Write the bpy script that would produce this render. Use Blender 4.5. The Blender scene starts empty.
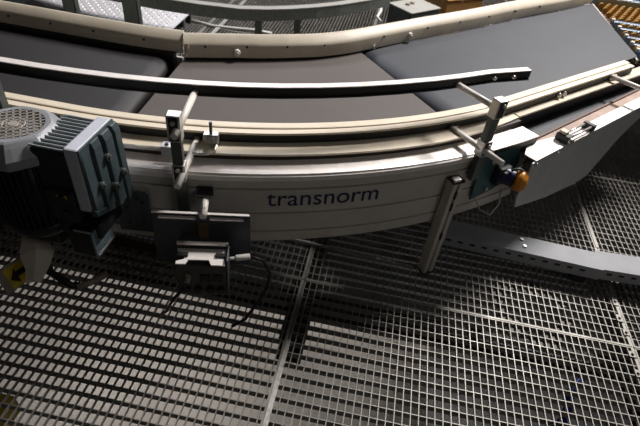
import bpy, bmesh, math, random
from mathutils import Vector, Matrix
random.seed(4)
scn = bpy.context.scene
COL = scn.collection

# ------------------------------------------------------------------ materials
def lin(c):
    return tuple(((v/255.0)/12.92 if v/255.0 <= 0.04045 else ((v/255.0+0.055)/1.055)**2.4) for v in c)

def mat(name, rgb, rough=0.5, metal=0.0, noise=0.0, nscale=20.0, bump=0.0, bscale=80.0, spec=0.5, stretch=None, rvar=0.0):
    m = bpy.data.materials.new(name); m.use_nodes = True
    nt = m.node_tree; n = nt.nodes; b = n['Principled BSDF']
    c = lin(rgb)
    b.inputs['Base Color'].default_value = (*c, 1)
    b.inputs['Roughness'].default_value = rough
    b.inputs['Metallic'].default_value = metal
    b.inputs['Specular IOR Level'].default_value = spec
    tc = n.new('ShaderNodeTexCoord'); src = tc.outputs['Object']
    if stretch:
        mp = n.new('ShaderNodeMapping'); mp.inputs['Scale'].default_value = stretch
        nt.links.new(src, mp.inputs['Vector']); src = mp.outputs['Vector']
    if noise > 0:
        t = n.new('ShaderNodeTexNoise'); t.inputs['Scale'].default_value = nscale
        t.inputs['Detail'].default_value = 5; t.inputs['Roughness'].default_value = 0.65
        nt.links.new(src, t.inputs['Vector'])
        mx = n.new('ShaderNodeMix'); mx.data_type = 'RGBA'
        mx.inputs[6].default_value = (*[v*(1-noise) for v in c], 1)
        mx.inputs[7].default_value = (*[min(1, v*(1+noise)) for v in c], 1)
        r = n.new('ShaderNodeMapRange'); r.inputs[1].default_value = 0.3; r.inputs[2].default_value = 0.7
        nt.links.new(t.outputs['Fac'], r.inputs[0]); nt.links.new(r.outputs[0], mx.inputs[0])
        nt.links.new(mx.outputs[2], b.inputs['Base Color'])
        if rvar > 0:
            r2 = n.new('ShaderNodeMapRange'); r2.inputs[1].default_value = 0.3; r2.inputs[2].default_value = 0.7
            r2.inputs[3].default_value = max(0.05, rough-rvar); r2.inputs[4].default_value = min(1, rough+rvar)
            nt.links.new(t.outputs['Fac'], r2.inputs[0]); nt.links.new(r2.outputs[0], b.inputs['Roughness'])
    if bump > 0:
        t2 = n.new('ShaderNodeTexNoise'); t2.inputs['Scale'].default_value = bscale; t2.inputs['Detail'].default_value = 3
        nt.links.new(src, t2.inputs['Vector'])
        bp = n.new('ShaderNodeBump'); bp.inputs['Strength'].default_value = bump; bp.inputs['Distance'].default_value = 0.002
        nt.links.new(t2.outputs['Fac'], bp.inputs['Height']); nt.links.new(bp.outputs['Normal'], b.inputs['Normal'])
    return m

M = {}
M['galv'] = mat('galvanised_steel', (190,188,184), .42, .8, .15, 60, .15, 120, rvar=.1)
M['grate'] = mat('grating_steel', (136,133,128), .5, .4, .18, 9, rvar=.1)
M['alu'] = mat('brushed_aluminium', (214,211,206), .38, .75, .07, 30, rvar=.08)
M['flange'] = mat('pale_metal_flange', (244,237,233), .5, .2, .06, 25, rvar=.08)
M['panel'] = mat('anodised_panel', (206,200,192), .5, .2, .06, 8)
M['cream'] = mat('cream_plastic', (232,219,198), .5, 0, .05, 14)
M['creamdirty'] = mat('worn_cream_plastic', (206,193,172), .5, 0, .16, 7)
M['innerguard'] = mat('scuffed_cream_guard', (205,194,176), .48, 0, .12, 6, .1, 30)
M['black'] = mat('black_plastic', (20,19,19), .5, 0)
M['belt_dark'] = mat('charcoal_belt', (37,34,36), .6, 0, .10, 5, .3, 400, stretch=(1,1,1))
M['belt_grey'] = mat('brown_grey_belt', (90,83,80), .7, 0, .06, 4, .3, 400)
M['belt_blue'] = mat('slate_belt', (54,57,66), .6, 0, .10, 7, .3, 400)
M['brown'] = mat('brown_return_strip', (92,62,54), .6, 0, .2, 15)
M['beige'] = mat('beige_return_strip', (168,142,128), .6, 0, .25, 12)
M['darksteel'] = mat('dark_steel', (60,62,64), .5, .5, .2, 12)
M['post'] = mat('dark_green_post_metal', (96,102,98), .38, .6, .15, 25)
M['greygreen'] = mat('grey_green_paint', (74,84,84), .5, .1, .2, 30, .2, 200)
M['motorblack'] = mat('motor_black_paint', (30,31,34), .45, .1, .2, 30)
M['cowl'] = mat('grey_cowl_paint', (150,152,158), .45, .1, .08, 30)
M['cowldark'] = mat('dark_cowl_rim_paint', (92,93,98), .5, .1, .08, 30)
M['grille'] = mat('worn_fan_grille', (172,164,156), .5, .3, .15, 60)
M['invtop'] = mat('light_grey_casting', (206,208,220), .5, .1, .07, 40)
M['fin'] = mat('heat_sink_fins', (176,182,186), .45, .4, .05, 40)
M['teal'] = mat('teal_painted_bracket', (64,98,100), .5, .3, .15, 25)
M['orange'] = mat('orange_plastic', (214,140,44), .35, 0, .06, 20)
M['blue'] = mat('dark_blue_plastic', (26,30,78), .4, 0)
M['navy'] = mat('navy_print', (22,40,78), .5, 0)
M['rod'] = mat('pale_rod', (232,226,218), .4, 0, .05, 30)
M['steel'] = mat('bright_steel', (226,220,216), .3, .7, .06, 40)
M['platedark'] = mat('smoked_plate', (76,80,86), .4, .35, .1, 20)
M['cable'] = mat('black_cable', (24,24,26), .5)
M['sleeve'] = mat('grey_cable_sleeve', (150,138,124), .6)
M['paper'] = mat('cream_paper', (236,226,212), .8, 0, .05, 30)
M['yellow'] = mat('yellow_label', (214,186,40), .6, 0, .1, 60)
M['white'] = mat('white_plastic', (226,224,218), .5)
M['floorlow'] = mat('lower_floor_concrete', (172,166,158), .8, 0, .09, 1.5)
M['diamond'] = mat('checker_plate', (226,223,226), .42, .45, .08, 40)
M['wood'] = mat('orange_wood', (204,150,88), .6, 0, .2, 30, stretch=(1,12,12))
M['wheel'] = mat('yellow_skate_wheel', (168,124,48), .45, 0, .12, 40)
M['bluesteel'] = mat('blue_grey_steel', (128,142,160), .4, .5, .1, 20)
M['rust'] = mat('rust_tinted_strut', (120,96,70), .6, .3, .3, 30)
M['smear'] = mat('pale_residue', (128,126,122), .8, 0, .2, 40)
M['bluecable'] = mat('blue_cable', (24,52,150), .5)
M['galvdark'] = mat('weathered_galvanised', (120,126,122), .6, .1, .3, 60)
M['cover'] = mat('dark_slate_cover_paint', (62,74,78), .42, .15, .15, 30)
M['sideplate'] = mat('grey_side_plate', (190,192,194), .5, .2, .08, 10)
M['tie'] = mat('tie_beam_zinc', (156,158,163), .7, .05, .08, 10)
M['whitemetal'] = mat('bright_zinc_edge', (240,234,230), .4, .2, .05, 30)
M['boxgrey'] = mat('grey_box_casting', (76,75,75), .5, .2, .12, 30)
M['darkbrown'] = mat('dark_brown_channel', (52,42,38), .6)
M['bluegreypaint'] = mat('blue_grey_paint', (118,134,144), .45, .15, .12, 30)
M['greyish'] = mat('greyish_lid', (158,156,152), .7, 0, .1, 8)  # plain pale grey for the cabinet lid and far rail top
M['wall'] = mat('hall_wall_paint', (48,46,44), .8, 0, .05, 2)

# ------------------------------------------------------------------ mesh helpers
class MB:
    def __init__(s): s.bm = bmesh.new()
    def face(s, vs):
        try: return s.bm.faces.new([s.bm.verts.new(v) for v in vs])
        except ValueError: return None
    def box(s, p0, p1, Mx=None):
        x0,y0,z0 = p0; x1,y1,z1 = p1
        v = [Vector(c) for c in ((x0,y0,z0),(x1,y0,z0),(x1,y1,z0),(x0,y1,z0),(x0,y0,z1),(x1,y0,z1),(x1,y1,z1),(x0,y1,z1))]
        if Mx: v = [Mx @ q for q in v]
        bv = [s.bm.verts.new(q) for q in v]
        for f in ((0,3,2,1),(4,5,6,7),(0,1,5,4),(1,2,6,5),(2,3,7,6),(3,0,4,7)):
            s.bm.faces.new([bv[i] for i in f])
        return s
    def cyl(s, a, b, r, n=16, r2=None, smooth=True):
        a = Vector(a); b = Vector(b); d = (b-a).normalized()
        u = d.orthogonal().normalized(); w = d.cross(u); r2 = r if r2 is None else r2
        A = [s.bm.verts.new(a+(u*math.cos(t)+w*math.sin(t))*r) for t in [2*math.pi*i/n for i in range(n)]]
        B = [s.bm.verts.new(b+(u*math.cos(t)+w*math.sin(t))*r2) for t in [2*math.pi*i/n for i in range(n)]]
        for i in range(n):
            f = s.bm.faces.new((A[i],A[(i+1)%n],B[(i+1)%n],B[i])); f.smooth = smooth
        s.bm.faces.new(A[::-1]); s.bm.faces.new(B)
        return s
    def lathe(s, prof, c=(0,0,0), n=32, Mx=None):
        rings = []
        for (r,z) in prof:
            ring = []
            for i in range(n):
                t = 2*math.pi*i/n; p = Vector((c[0]+r*math.cos(t), c[1]+r*math.sin(t), c[2]+z))
                ring.append(s.bm.verts.new(Mx @ p if Mx else p))
            rings.append(ring)
        for k in range(len(rings)-1):
            for i in range(n):
                f = s.bm.faces.new((rings[k][i],rings[k][(i+1)%n],rings[k+1][(i+1)%n],rings[k+1][i])); f.smooth = True
        s.bm.faces.new(rings[0][::-1]); s.bm.faces.new(rings[-1])
        return s
    def tube(s, pts, r, n=10):
        pts = [Vector(p) for p in pts]; rings = []; up = None
        for i,p in enumerate(pts):
            d = (pts[min(i+1,len(pts)-1)]-pts[max(i-1,0)]).normalized()
            u = d.orthogonal().normalized() if up is None else (up - d*up.dot(d)).normalized()
            up = u; w = d.cross(u)
            rings.append([s.bm.verts.new(p+(u*math.cos(t)+w*math.sin(t))*r) for t in [2*math.pi*k/n for k in range(n)]])
        for a,b in zip(rings[:-1], rings[1:]):
            for i in range(n):
                f = s.bm.faces.new((a[i],a[(i+1)%n],b[(i+1)%n],b[i])); f.smooth = True
        s.bm.faces.new(rings[0][::-1]); s.bm.faces.new(rings[-1])
        return s
    def sweep(s, rings):
        """rings: list of closed loops of points with the same length"""
        R = [[s.bm.verts.new(p) for p in ring] for ring in rings]
        n = len(R[0])
        for a,b in zip(R[:-1], R[1:]):
            for i in range(n): s.bm.faces.new((a[i],b[i],b[(i+1)%n],a[(i+1)%n]))
        s.bm.faces.new(R[0]); s.bm.faces.new(R[-1][::-1])
        return s
    def prism(s, poly, z0, z1, Mx=None):
        a = [Vector((x,y,z0)) for x,y in poly]; b = [Vector((x,y,z1)) for x,y in poly]
        if Mx: a = [Mx @ q for q in a]; b = [Mx @ q for q in b]
        return s.sweep([a,b])
    def build(s, name, material, parent=None, bevel=0.0):
        bmesh.ops.recalc_face_normals(s.bm, faces=s.bm.faces)
        me = bpy.data.meshes.new(name); s.bm.to_mesh(me); s.bm.free()
        mats = material if isinstance(material, (list,tuple)) else [material]
        for m in mats: me.materials.append(m)
        o = bpy.data.objects.new(name, me); COL.objects.link(o)
        if parent is not None:
            o.parent = parent
            o.matrix_parent_inverse = parent.matrix_world.inverted()
        if bevel > 0:
            md = o.modifiers.new('edge', 'BEVEL'); md.width = bevel; md.segments = 2; md.limit_method = 'ANGLE'
        return o

def tag(o, label, cat, group=None, kind=None):
    o['label'] = label
    if cat: o['category'] = cat
    if group: o['group'] = group
    if kind: o['kind'] = kind
    return o
def empty(name, loc, label, cat, group=None):
    o = bpy.data.objects.new(name, None); COL.objects.link(o)
    o.empty_display_size = .05
    o.matrix_world = Matrix.Translation(Vector(loc))
    bpy.context.view_layer.update()
    return tag(o, label, cat, group)
def copy_tree(root, loc, label, group=None):
    r = root.copy(); COL.objects.link(r); r.location = loc; r['label'] = label
    if group: r['group'] = group
    for ch in root.children:
        c = ch.copy(); COL.objects.link(c); c.parent = r
        for g in ch.children:
            d = g.copy(); COL.objects.link(d); d.parent = c
    return r

# ------------------------------------------------------------------ conveyor track: straight left (s<0 metres), 45 degree arc (0..45), straight right (45+metres)
CX, CY = -1.076, 3.65
K = math.sqrt(.5)
def tdir(s):
    if s <= 0: return Vector((1,0,0)), Vector((0,-1,0))
    a = math.radians(min(s,45.0))
    return Vector((math.cos(a), math.sin(a),0)), Vector((math.sin(a), -math.cos(a),0))
def tp(s, r, z):
    t,n = tdir(s)
    p = Vector((CX,CY,z)) + n*r
    if s < 0: p += t*s
    if s > 45: p += t*(s-45)
    return p
def stations(s0, s1, step=1.5):
    out = [s0]; k = math.ceil(s0/step)*step if s0 >= 0 else 0.0
    if s0 < 0: k = 0.0
    while k < min(s1,45.0):
        if k > s0+1e-6: out.append(k)
        k += step
    if s1 > 45 and s0 < 45: out.append(45.0)
    out.append(s1); return out
def track(name, prof, s0, s1, m, parent=None):
    b = MB(); b.sweep([[tp(s,r,z) for r,z in prof] for s in stations(s0,s1)])
    return b.build(name, m, parent)
def frame(s, r, z):
    t,n = tdir(s); p = tp(s,r,z)
    return Matrix(((t.x,n.x,0,p.x),(t.y,n.y,0,p.y),(t.z,n.z,1,p.z),(0,0,0,1)))
def rect(r0,r1,z0,z1): return [(r0,z0),(r1,z0),(r1,z1),(r0,z1)]

# ------------------------------------------------------------------ walkway gratings
PX, PY = .02808, .0451
X0, Y0 = -.165, 1.40
PW, PL = 1.389, 1.28
def grating(ix, iy, label, xw=PW, clips=None):
    x0 = X0 + ix*PW if ix >= 0 else X0 + ix*PW
    y0 = Y0 + iy*PL; x1 = x0+xw; y1 = y0+PL
    t = empty('walkway_grating', (x0, y0, -.03), label, 'floor grating', 'galvanised walkway grating panels')
    b = MB(); n = int(round((y1-y0)/PY))
    for i in range(1, n):
        y = y0 + (y1-y0)*i/n
        b.box((x0+.006, y-.0015, -.030), (x1-.006, y+.0015, 0))
    b.build('bearing_bars', M['grate'], t)
    b = MB(); n = int(round((x1-x0)/PX))
    for i in range(1, n):
        x = x0 + (x1-x0)*i/n
        b.box((x-.0016, y0+.006, -.012), (x+.0016, y1-.006, .0006))
    b.build('cross_bars', M['grate'], t)
    b = MB()
    b.box((x0+.0015,y0+.0015,-.032),(x0+.0075,y1-.0015,.001)); b.box((x1-.0145,y0+.0015,-.032),(x1-.0015,y1-.0015,.002))
    b.box((x0+.0015,y0+.0015,-.032),(x1-.0015,y0+.0095,.0015)); b.box((x0+.0015,y1-.0055,-.032),(x1-.0015,y1-.0015,.001))
    b.build('border_frame', M['grate'], t)
    if clips:
        for (cx,cy,w,l) in clips:
            c = MB(); c.box((cx-w/2,cy-l/2,.001),(cx+w/2,cy+l/2,.006)); c.cyl((cx,cy,.006),(cx,cy,.014),.006,6,smooth=False)
            c.build('fixing_clip', M['grate'], t, .0015)
    return t
G = {
 (0,-1): 'walkway grating panel at lower centre in front of the lettered side panel',
 (-1,-1): 'walkway grating panel at lower left, in the conveyor shadow below the motor',
 (1,-1): 'walkway grating panel at the far lower right, beyond the seam with white clips',
 (0,0): 'walkway grating panel crossed by the pale slotted tie beam and the conveyor leg',
 (-1,0): 'walkway grating panel under the left conveyor run and the motor, mostly hidden in shade',
 (1,0): 'walkway grating panel at right edge behind the tie beam, under the outfeed side plate',
 (0,1): 'walkway grating panel behind the conveyor leg, under the belts',
 (1,1): 'walkway grating panel under the outfeed belt, rightmost and dark',
 (-1,1): 'walkway grating panel behind the inner guard, right of the checker plate',
 (0,2): 'walkway grating panel behind the inner guard, left of the dark cabinet',
 (-1,2): 'walkway grating panel behind the inner guard under the far curved rail',
 (-2,1): 'walkway grating panel behind the inner guard at the far left beside the first dark post',
 (-2,2): 'walkway grating panel at top left beyond the checker plate step',
 (-2,0): 'walkway grating panel at left edge under the left belt and motor',
 (-2,-1): 'walkway grating panel cut by the left edge below the paper tag',
 (-2,3): 'walkway grating panel farthest top left behind the far curved rail',
 (-1,3): 'walkway grating panel farthest back behind the far curved rail, left half',
 (0,3): 'walkway grating panel farthest back beyond the dark cabinet',
 (1,2): 'walkway grating panel under the skate wheel conveyor at top right',
}
for (ix,iy), lab in G.items():
    clips = None
    if (ix,iy) == (0,-1): clips = [(1.205,1.36,.03,.03),(1.20,1.27,.022,.035)]
    if (ix,iy) == (0,0): clips = [(1.212,1.47,.024,.03),(1.205,1.545,.026,.04),(1.212,1.64,.022,.045),(1.213,1.74,.02,.04)]
    grating(ix, iy, lab, clips=clips)

# seam strip between the front panels, cut short so the shaded end stays dark
b = MB(); b.box((X0-.006,.10,-.002),(X0+.011,1.085,.0042))
tag(b.build('seam_strip', M['galv']), 'narrow bright steel strip along the seam left of centre between two grating panels', 'metal strip')
b = MB(); b.box((X0+PW-.008,2.0,.0024),(X0+PW+.008,3.2,.005))
tag(b.build('seam_strip', M['grate']), 'narrow pale steel strip on the seam behind the tie beam at right', 'metal strip')

# under-walkway beams
def ibeam(name, p0, p1, w, h, ztop, label):
    p0 = Vector(p0); p1 = Vector(p1); d = (p1-p0).normalized(); n = Vector((-d.y,d.x,0))
    prof = [(-w/2,0),(w/2,0),(w/2,-.008),(.004,-.008),(.004,-h+.008),(w/2,-h+.008),(w/2,-h),(-w/2,-h),(-w/2,-h+.008),(-.004,-h+.008),(-.004,-.008),(-w/2,-.008)]
    b = MB(); b.sweep([[p+n*a+Vector((0,0,ztop+z)) for a,z in prof] for p in (p0,p1)])
    return tag(b.build(name, M['darksteel']), label, 'steel beam')
ibeam('support_beam', (-.158,1.09,0), (-.158,6.5,0), .100, .12, -.036, 'dark steel beam under the seam between the two front grating panels')
ibeam('support_beam', (1.26,-.5,0), (1.26,6.5,0), .085, .12, -.034, 'dark steel beam under the right hand grating seam')
ibeam('support_beam', (-4.3,1.44,0), (3.0,1.44,0), .06, .10, -.170, 'dark steel cross beam under the walkway below the curved side panel')

# lower level
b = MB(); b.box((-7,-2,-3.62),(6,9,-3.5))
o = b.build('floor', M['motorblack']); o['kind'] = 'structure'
b = MB(); b.box((-7,-1,-2.45),(.95,3.08,-2.4)); o = b.build('lower_platform', M['floorlow']); tag(o, 'pale platform of the level below seen through the grating at lower left', 'platform')
b = MB(); b.tube([(1.02+k*.045+.03*math.sin(k*.9), 1.20+k*.062, -.50) for k in range(12)], .022)
tag(b.build('cable', M['bluecable']), 'blue cable running under the grating at lower right', 'cable')
b = MB()
rings = []
for k in range(27):
    t = .4+2*math.pi*k/26*.93; R1 = .145*(1+.10*math.sin(3*t)); wd = .026*(1+.5*math.sin(5*t+1))
    c_,s_ = math.cos(t), math.sin(t)
    rings.append([(.83+(R1-wd)*c_,1.50+(R1-wd)*s_,-.016),(.83+(R1+wd)*c_,1.50+(R1+wd)*s_,-.016),(.83+(R1+wd)*c_,1.50+(R1+wd)*s_,-.0140),(.83+(R1-wd)*c_,1.50+(R1-wd)*s_,-.0140)])
b.sweep(rings)
tag(b.build('residue_ring', M['smear']), 'pale ring of dried residue under the grating in front of the tie beam', 'residue')
b = MB(); b.box((-1.45,.46,-.62),(-1.30,.86,-.50)); b.box((-1.42,.5,-.70),(-1.33,.82,-.62))
tag(b.build('guard_block', M['yellow'], None, .01), 'yellow block glimpsed below the grating at the bottom left corner', 'guard')

# ------------------------------------------------------------------ curved belt conveyor
conv = empty('curved_belt_conveyor', tp(25,2.0,0), 'curved belt conveyor with brown grey belt and lettered pale side panel', 'conveyor')
# side panel with grooves
gro = [.54,.43,.341]
prof = [(2.425,.293),(2.47,.293)]
for zg in sorted(gro): prof += [(2.47,zg-.004),(2.452,zg-.004),(2.452,zg+.004),(2.47,zg+.004)]
prof += [(2.47,.577),(2.425,.577)]
panel = track('side_panel', prof, -1.6, 45.0, M['panel'], conv)
track('frame_flange', [(2.386,.560),(2.466,.560),(2.466,.577),(2.473,.577),(2.473,.5955),(2.4705,.597),(2.469,.5985),(2.4665,.5995),(2.4665,.604),(2.455,.6065),(2.386,.6065)], -1.6, 43.6, M['flange'], conv)
def taper(name, s0, s1, r0, ro, z0, z1, m, parent):
    b = MB(); b.sweep([[tp(s,r0,z0),tp(s,ro(s),z0),tp(s,ro(s),z1),tp(s,r0,z1)] for s in stations(s0,s1)]); return b.build(name, m, parent)
taper('edge_guard', -1.6, 45.0, 2.305, lambda s: 2.402 if s < 34 else 2.402-.034*min(1,(s-34)/11), .632, .640, M['cream'], conv)
track('guard_rail', rect(2.305,2.384,.560,.6315), -1.6, 45.0, M['darkbrown'], conv)
track('frame_web', rect(2.345,2.365,.30,.559), -1.6, 44.2, M['black'], conv)
# ruled belts
inner = [(-1.62,1.922),(-1.30,1.917),(-1.05,1.919),(-.868,1.929),(-.75,1.966),(-.641,2.010),(-.475,2.081),(-.306,2.171),(-.20,2.255),(-.112,2.337),(.076,2.535),(.314,2.779),(.491,2.960),(.757,3.249),(1.056,3.547),(1.335,3.855)]
def lerp(a,b,t): return a+(b-a)*t
def ruled(rows, th=.012):
    """rows: list of (P_inner, P_outer) top edge pairs"""
    b = MB()
    rings = []
    for a,c in rows:
        a = Vector(a); c = Vector(c); dn = Vector((0,0,-th))
        n = 6
        top = [a.lerp(c, i/n) for i in range(n+1)]
        rings.append(top + [c+dn, a+dn])
    b.sweep(rings); return b
def inner_at(idx): return Vector((*inner[idx],0))
ZB = .668
def v3(p,z): return (p[0],p[1],z)
# centre belt between the seams
def ang_outer(a, r=2.275): p = tp(a,r,0); return (p.x,p.y)
cin = [inner[i] for i in range(3,10)]
L = len(cin)-1
aL, aR = 6.0, 37.0
rows = []
for k in range(0, 25):
    t = k/24*.972; f = t*L; i = min(int(f), L-1); u = f-i
    pin = (lerp(cin[i][0],cin[i+1][0],u), lerp(cin[i][1],cin[i+1][1],u))
    rows.append((v3(pin, ZB-.006), v3(ang_outer(lerp(aL,aR,t)), ZB-.006)))
ruled(rows).build('belt', M['belt_grey'], conv)

infeed = empty('infeed_belt_conveyor', (-1.5,1.6,0), 'straight infeed conveyor at left with charcoal belt ending in a rounded nose', 'conveyor')
outfeed = empty('outfeed_belt_conveyor', (.9,2.6,0), 'straight outfeed conveyor at right with slate blue belt cut at an angle', 'conveyor')
def nose(pin, pout, dirv, r, zt, n=8, rz=.036):
    rows = []
    for k in range(n+1):
        a = math.pi/2*k/n*1.15
        dx = r*math.sin(min(a,math.pi/2)); dz = rz*(1-math.cos(a))
        rows.append(((pin[0]+dirv[0]*dx, pin[1]+dirv[1]*dx, zt-dz), (pout[0]+dirv[0]*dx, pout[1]+dirv[1]*dx, zt-dz)))
    return rows
li = (-.985,1.895); lo = (-.940,1.372)
rows = [((-2.6,1.895,ZB),(-2.6,1.372,ZB)), ((-1.8,1.895,ZB),(-1.8,1.372,ZB)), ((-1.2,1.895,ZB),(-1.2,1.372,ZB))] + nose(li, lo, (1,.05), .065, ZB, 12)
ruled(rows,.004).build('belt', M['belt_dark'], infeed)
b = MB(); b.cyl((li[0]+.0,li[1],ZB-.033),(lo[0],lo[1],ZB-.033),.028); b.build('nose_roller', M['black'], infeed)
# outfeed belt, end cut along x=1.34
ri = (-.068,2.372); ro_ = tp(38.9,2.275,0); ro = (ro_.x, ro_.y)
rows = nose(ri, ro, (-.72,-.60), .085, ZB, 14, .055)[::-1]
inn = [(.076,2.535),(.314,2.779),(.491,2.960),(.757,3.249),(1.056,3.547),(1.335,3.855)]
outp = [tp(41.5,2.262,0)] + [tp(45+d,2.262,0) for d in (.05,.25,.5,.8)]
outp = [(p.x,p.y) for p in outp] + [(1.355,2.90)]
for a,c in zip(inn,outp): rows.append((v3(a,ZB), v3(c,ZB)))
ruled(rows,.004).build('belt', M['belt_blue'], outfeed)
b = MB(); b.cyl((ri[0]+.018,ri[1]+.02,ZB-.033),(ro[0]+.018,ro[1]+.02,ZB-.033),.028); b.build('nose_roller', M['black'], outfeed)
b = MB(); b.box((1.343,2.86,.640),(1.352,3.865,.664)); b.build('end_strip', M['creamdirty'], outfeed)
b = MB(); b.box((-2.6,1.38,ZB-.12),(-.87,2.0,ZB-.10)); b.box((-2.6,1.902,ZB-.10),(-.905,1.934,.6865))  # narrow upper box: black strip for the shaded gap under the left guard
b.build('slider_bed', M['black'], infeed)

# lettering
def lettering(txt, a0, a1, zb, xh, m, parent):
    cu = bpy.data.curves.new('lettering','FONT'); cu.body = txt; cu.size = 1.0; cu.extrude = 0.0; cu.space_character = 1.0
    tmp = bpy.data.objects.new('tmp', cu); COL.objects.link(tmp)
    bpy.context.view_layer.update()
    dg = bpy.context.evaluated_depsgraph_get()
    me = bpy.data.meshes.new_from_object(tmp.evaluated_get(dg))
    bpy.data.objects.remove(tmp)
    xs = [v.co.x for v in me.vertices]; x0,x1 = min(xs),max(xs)
    hx = .5
    for v in me.vertices:
        u = (v.co.x-x0)/(x1-x0); a = lerp(a0,a1,u); z = zb + v.co.y*(xh/hx)
        v.co = tp(a, 2.4718, z)
    me.materials.clear(); me.materials.append(m)
    o = bpy.data.objects.new('lettering', me); COL.objects.link(o)
    o.parent = parent; o.matrix_parent_inverse = parent.matrix_world.inverted()
    md = o.modifiers.new('depth','SOLIDIFY'); md.thickness = .0012; md.offset = 0
    return o
lettering('transnorm', 17.8, 27.5, .4665, .050, M['navy'], panel)

# inner guard (cream wall on the inside of the curve)
def densify(p, k=4):
    q = []
    for i in range(len(p)-1):
        a = p[max(i-1,0)]; b_ = p[i]; c = p[i+1]; d = p[min(i+2,len(p)-1)]
        for j in range(k):
            t = j/k
            q.append(tuple(.5*((2*b_[m])+(-a[m]+c[m])*t+(2*a[m]-5*b_[m]+4*c[m]-d[m])*t*t+(-a[m]+3*b_[m]-3*c[m]+d[m])*t**3) for m in (0,1)))
    q.append(p[-1]); return q
def guard(pts, parent, name='inner_guard', zoff=0, off=0.0, zb=.657):
    pts = densify(pts)
    def nrm(i):
        a = Vector((*pts[max(i-1,0)],0)); c = Vector((*pts[min(i+1,len(pts)-1)],0)); d = (c-a).normalized(); return Vector((-d.y,d.x,0))
    prof = [(off,zb),(off+.001,.722),(off+.004,.729),(off+.012,.737),(off+.040,.757),(off+.050,.760),(off+.062,.757),(off+.064,.72),(off+.055,.72),(off+.050,.748),(off+.030,.743),(off+.018,.730),(off+.014,zb)]
    b = MB(); rings = []
    for i,p in enumerate(pts):
        n = nrm(i); rings.append([Vector((p[0],p[1],0))+n*a+Vector((0,0,z+zoff)) for a,z in prof])
    b.sweep(rings); o = b.build(name, M['innerguard'], parent)
    for f in o.data.polygons: f.use_smooth = True
    o.data.set_sharp_from_angle(angle=math.radians(28))
    return o
g1 = guard([(-2.6,1.924),(-1.8,1.924),(-1.30,1.917),(-1.05,1.919),(-.88,1.935)], infeed, zoff=.003, zb=.684)
g2 = guard([(-.862,1.922),(-.80,1.947),(-.72,1.978),(-.641,2.012),(-.56,2.042),(-.475,2.081),(-.39,2.124),(-.306,2.171),(-.20,2.252),(-.112,2.337),(-.02,2.434),(.076,2.535),(.19,2.655),(.314,2.779),(.491,2.960),(.757,3.249),(1.056,3.547),(1.335,3.855)], conv, zb=.672)
g3 = g2
def skirt(pts, parent, z0=.29, z1=.655):
    b = MB(); b.sweep([[Vector((p[0],p[1]+u,z)) for u,z in ((.031,z0),(.039,z0),(.039,z1),(.031,z1))] for p in pts]); return b.build('inner_side_panel', M['panel'], parent)
skirt([(-2.6,1.924),(-1.30,1.917),(-.885,1.92)], infeed)
skirt([(-.86,1.922),(-.72,1.975),(-.475,2.081),(-.306,2.171),(-.112,2.337),(.076,2.535)], conv)
skirt([(.078,2.537),(.491,2.960),(1.056,3.547),(1.335,3.855)], outfeed)
# small dark fixing holes and white nuts along the guard
def on_guard(pts, d):
    acc = 0
    for a,c in zip(pts[:-1],pts[1:]):
        l = math.dist(a,c)
        if acc+l >= d:
            u = (d-acc)/l; n = Vector((-(c[1]-a[1])/l,(c[0]-a[0])/l,0))
            return Vector((lerp(a[0],c[0],u),lerp(a[1],c[1],u),0)), n
        acc += l
G1 = [(-1.8,1.924),(-1.30,1.917),(-1.05,1.919),(-.88,1.930)]
G2 = [(-.862,1.922),(-.72,1.975),(-.641,2.008),(-.475,2.081),(-.306,2.171),(-.112,2.337),(.076,2.535)]
G3 = [(.078,2.537),(.491,2.960),(1.056,3.547),(1.335,3.855)]
for pts, ds, par in ((G1,(.13,.33,.53,.76),g1),(G2,(.09,.27,.45,.63,.80,.98),g2),(G3,(.15,.40,.65,.9,1.15),g3)):
    for d in ds:
        p,n = on_guard(pts,d); p.z = .722
        b = MB(); b.cyl(p+n*.012, p-n*.001, .0055, 10); b.build('rivet', M['darksteel'], par)
for pts, d, z, par in ((G2,.225,.697,g2),(G3,.02,.700,g3)):
    p,n = on_guard(pts,d); p.z = z
    b = MB(); b.cyl(p+n*.005, p-n*.012, .018, 14, .015); b.cyl(p-n*.012, p-n*.018, .009, 6); b.build('cap_nut', M['white'], par, .002)
p,n = on_guard(G2,.92); p.z = .680
b = MB(); b.cyl(p+n*.005, p-n*.008, .009, 10); b.build('screw_head', M['white'], g2)
p,n = on_guard(G2,.01); p.z = .684
b = MB(); b.cyl(p+n*.005, p-n*.008, .007, 10); b.build('screw_head', M['steel'], g2)
# joint bracket where the left guard meets the curve guard
p,n = on_guard(G2,.008)
b = MB(); t = Vector((n.y,-n.x,0)); Mx = Matrix(((t.x,n.x,0,p.x),(t.y,n.y,0,p.y),(0,0,1,0),(0,0,0,1)))
b.box((-.002,-.004,.684),(.012,.0,.735),Mx); b.build('joint_plate', M['creamdirty'], g2, .002)

b = MB(); rr_ = [(-.862,1.925),(-.80,1.948),(-.72,1.980),(-.641,2.014),(-.475,2.086),(-.306,2.176),(-.20,2.258),(-.112,2.343),(.076,2.541)]
b.sweep([[Vector((p[0]+.004*0,p[1]+u,z)) for u,z in ((.0,.60),(.03,.60),(.03,.69),(.0,.69))] for p in rr_]); b.build('guard_gap_shade', M['black'], conv)  # black strip standing in for the shadow gap under the guard
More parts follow.
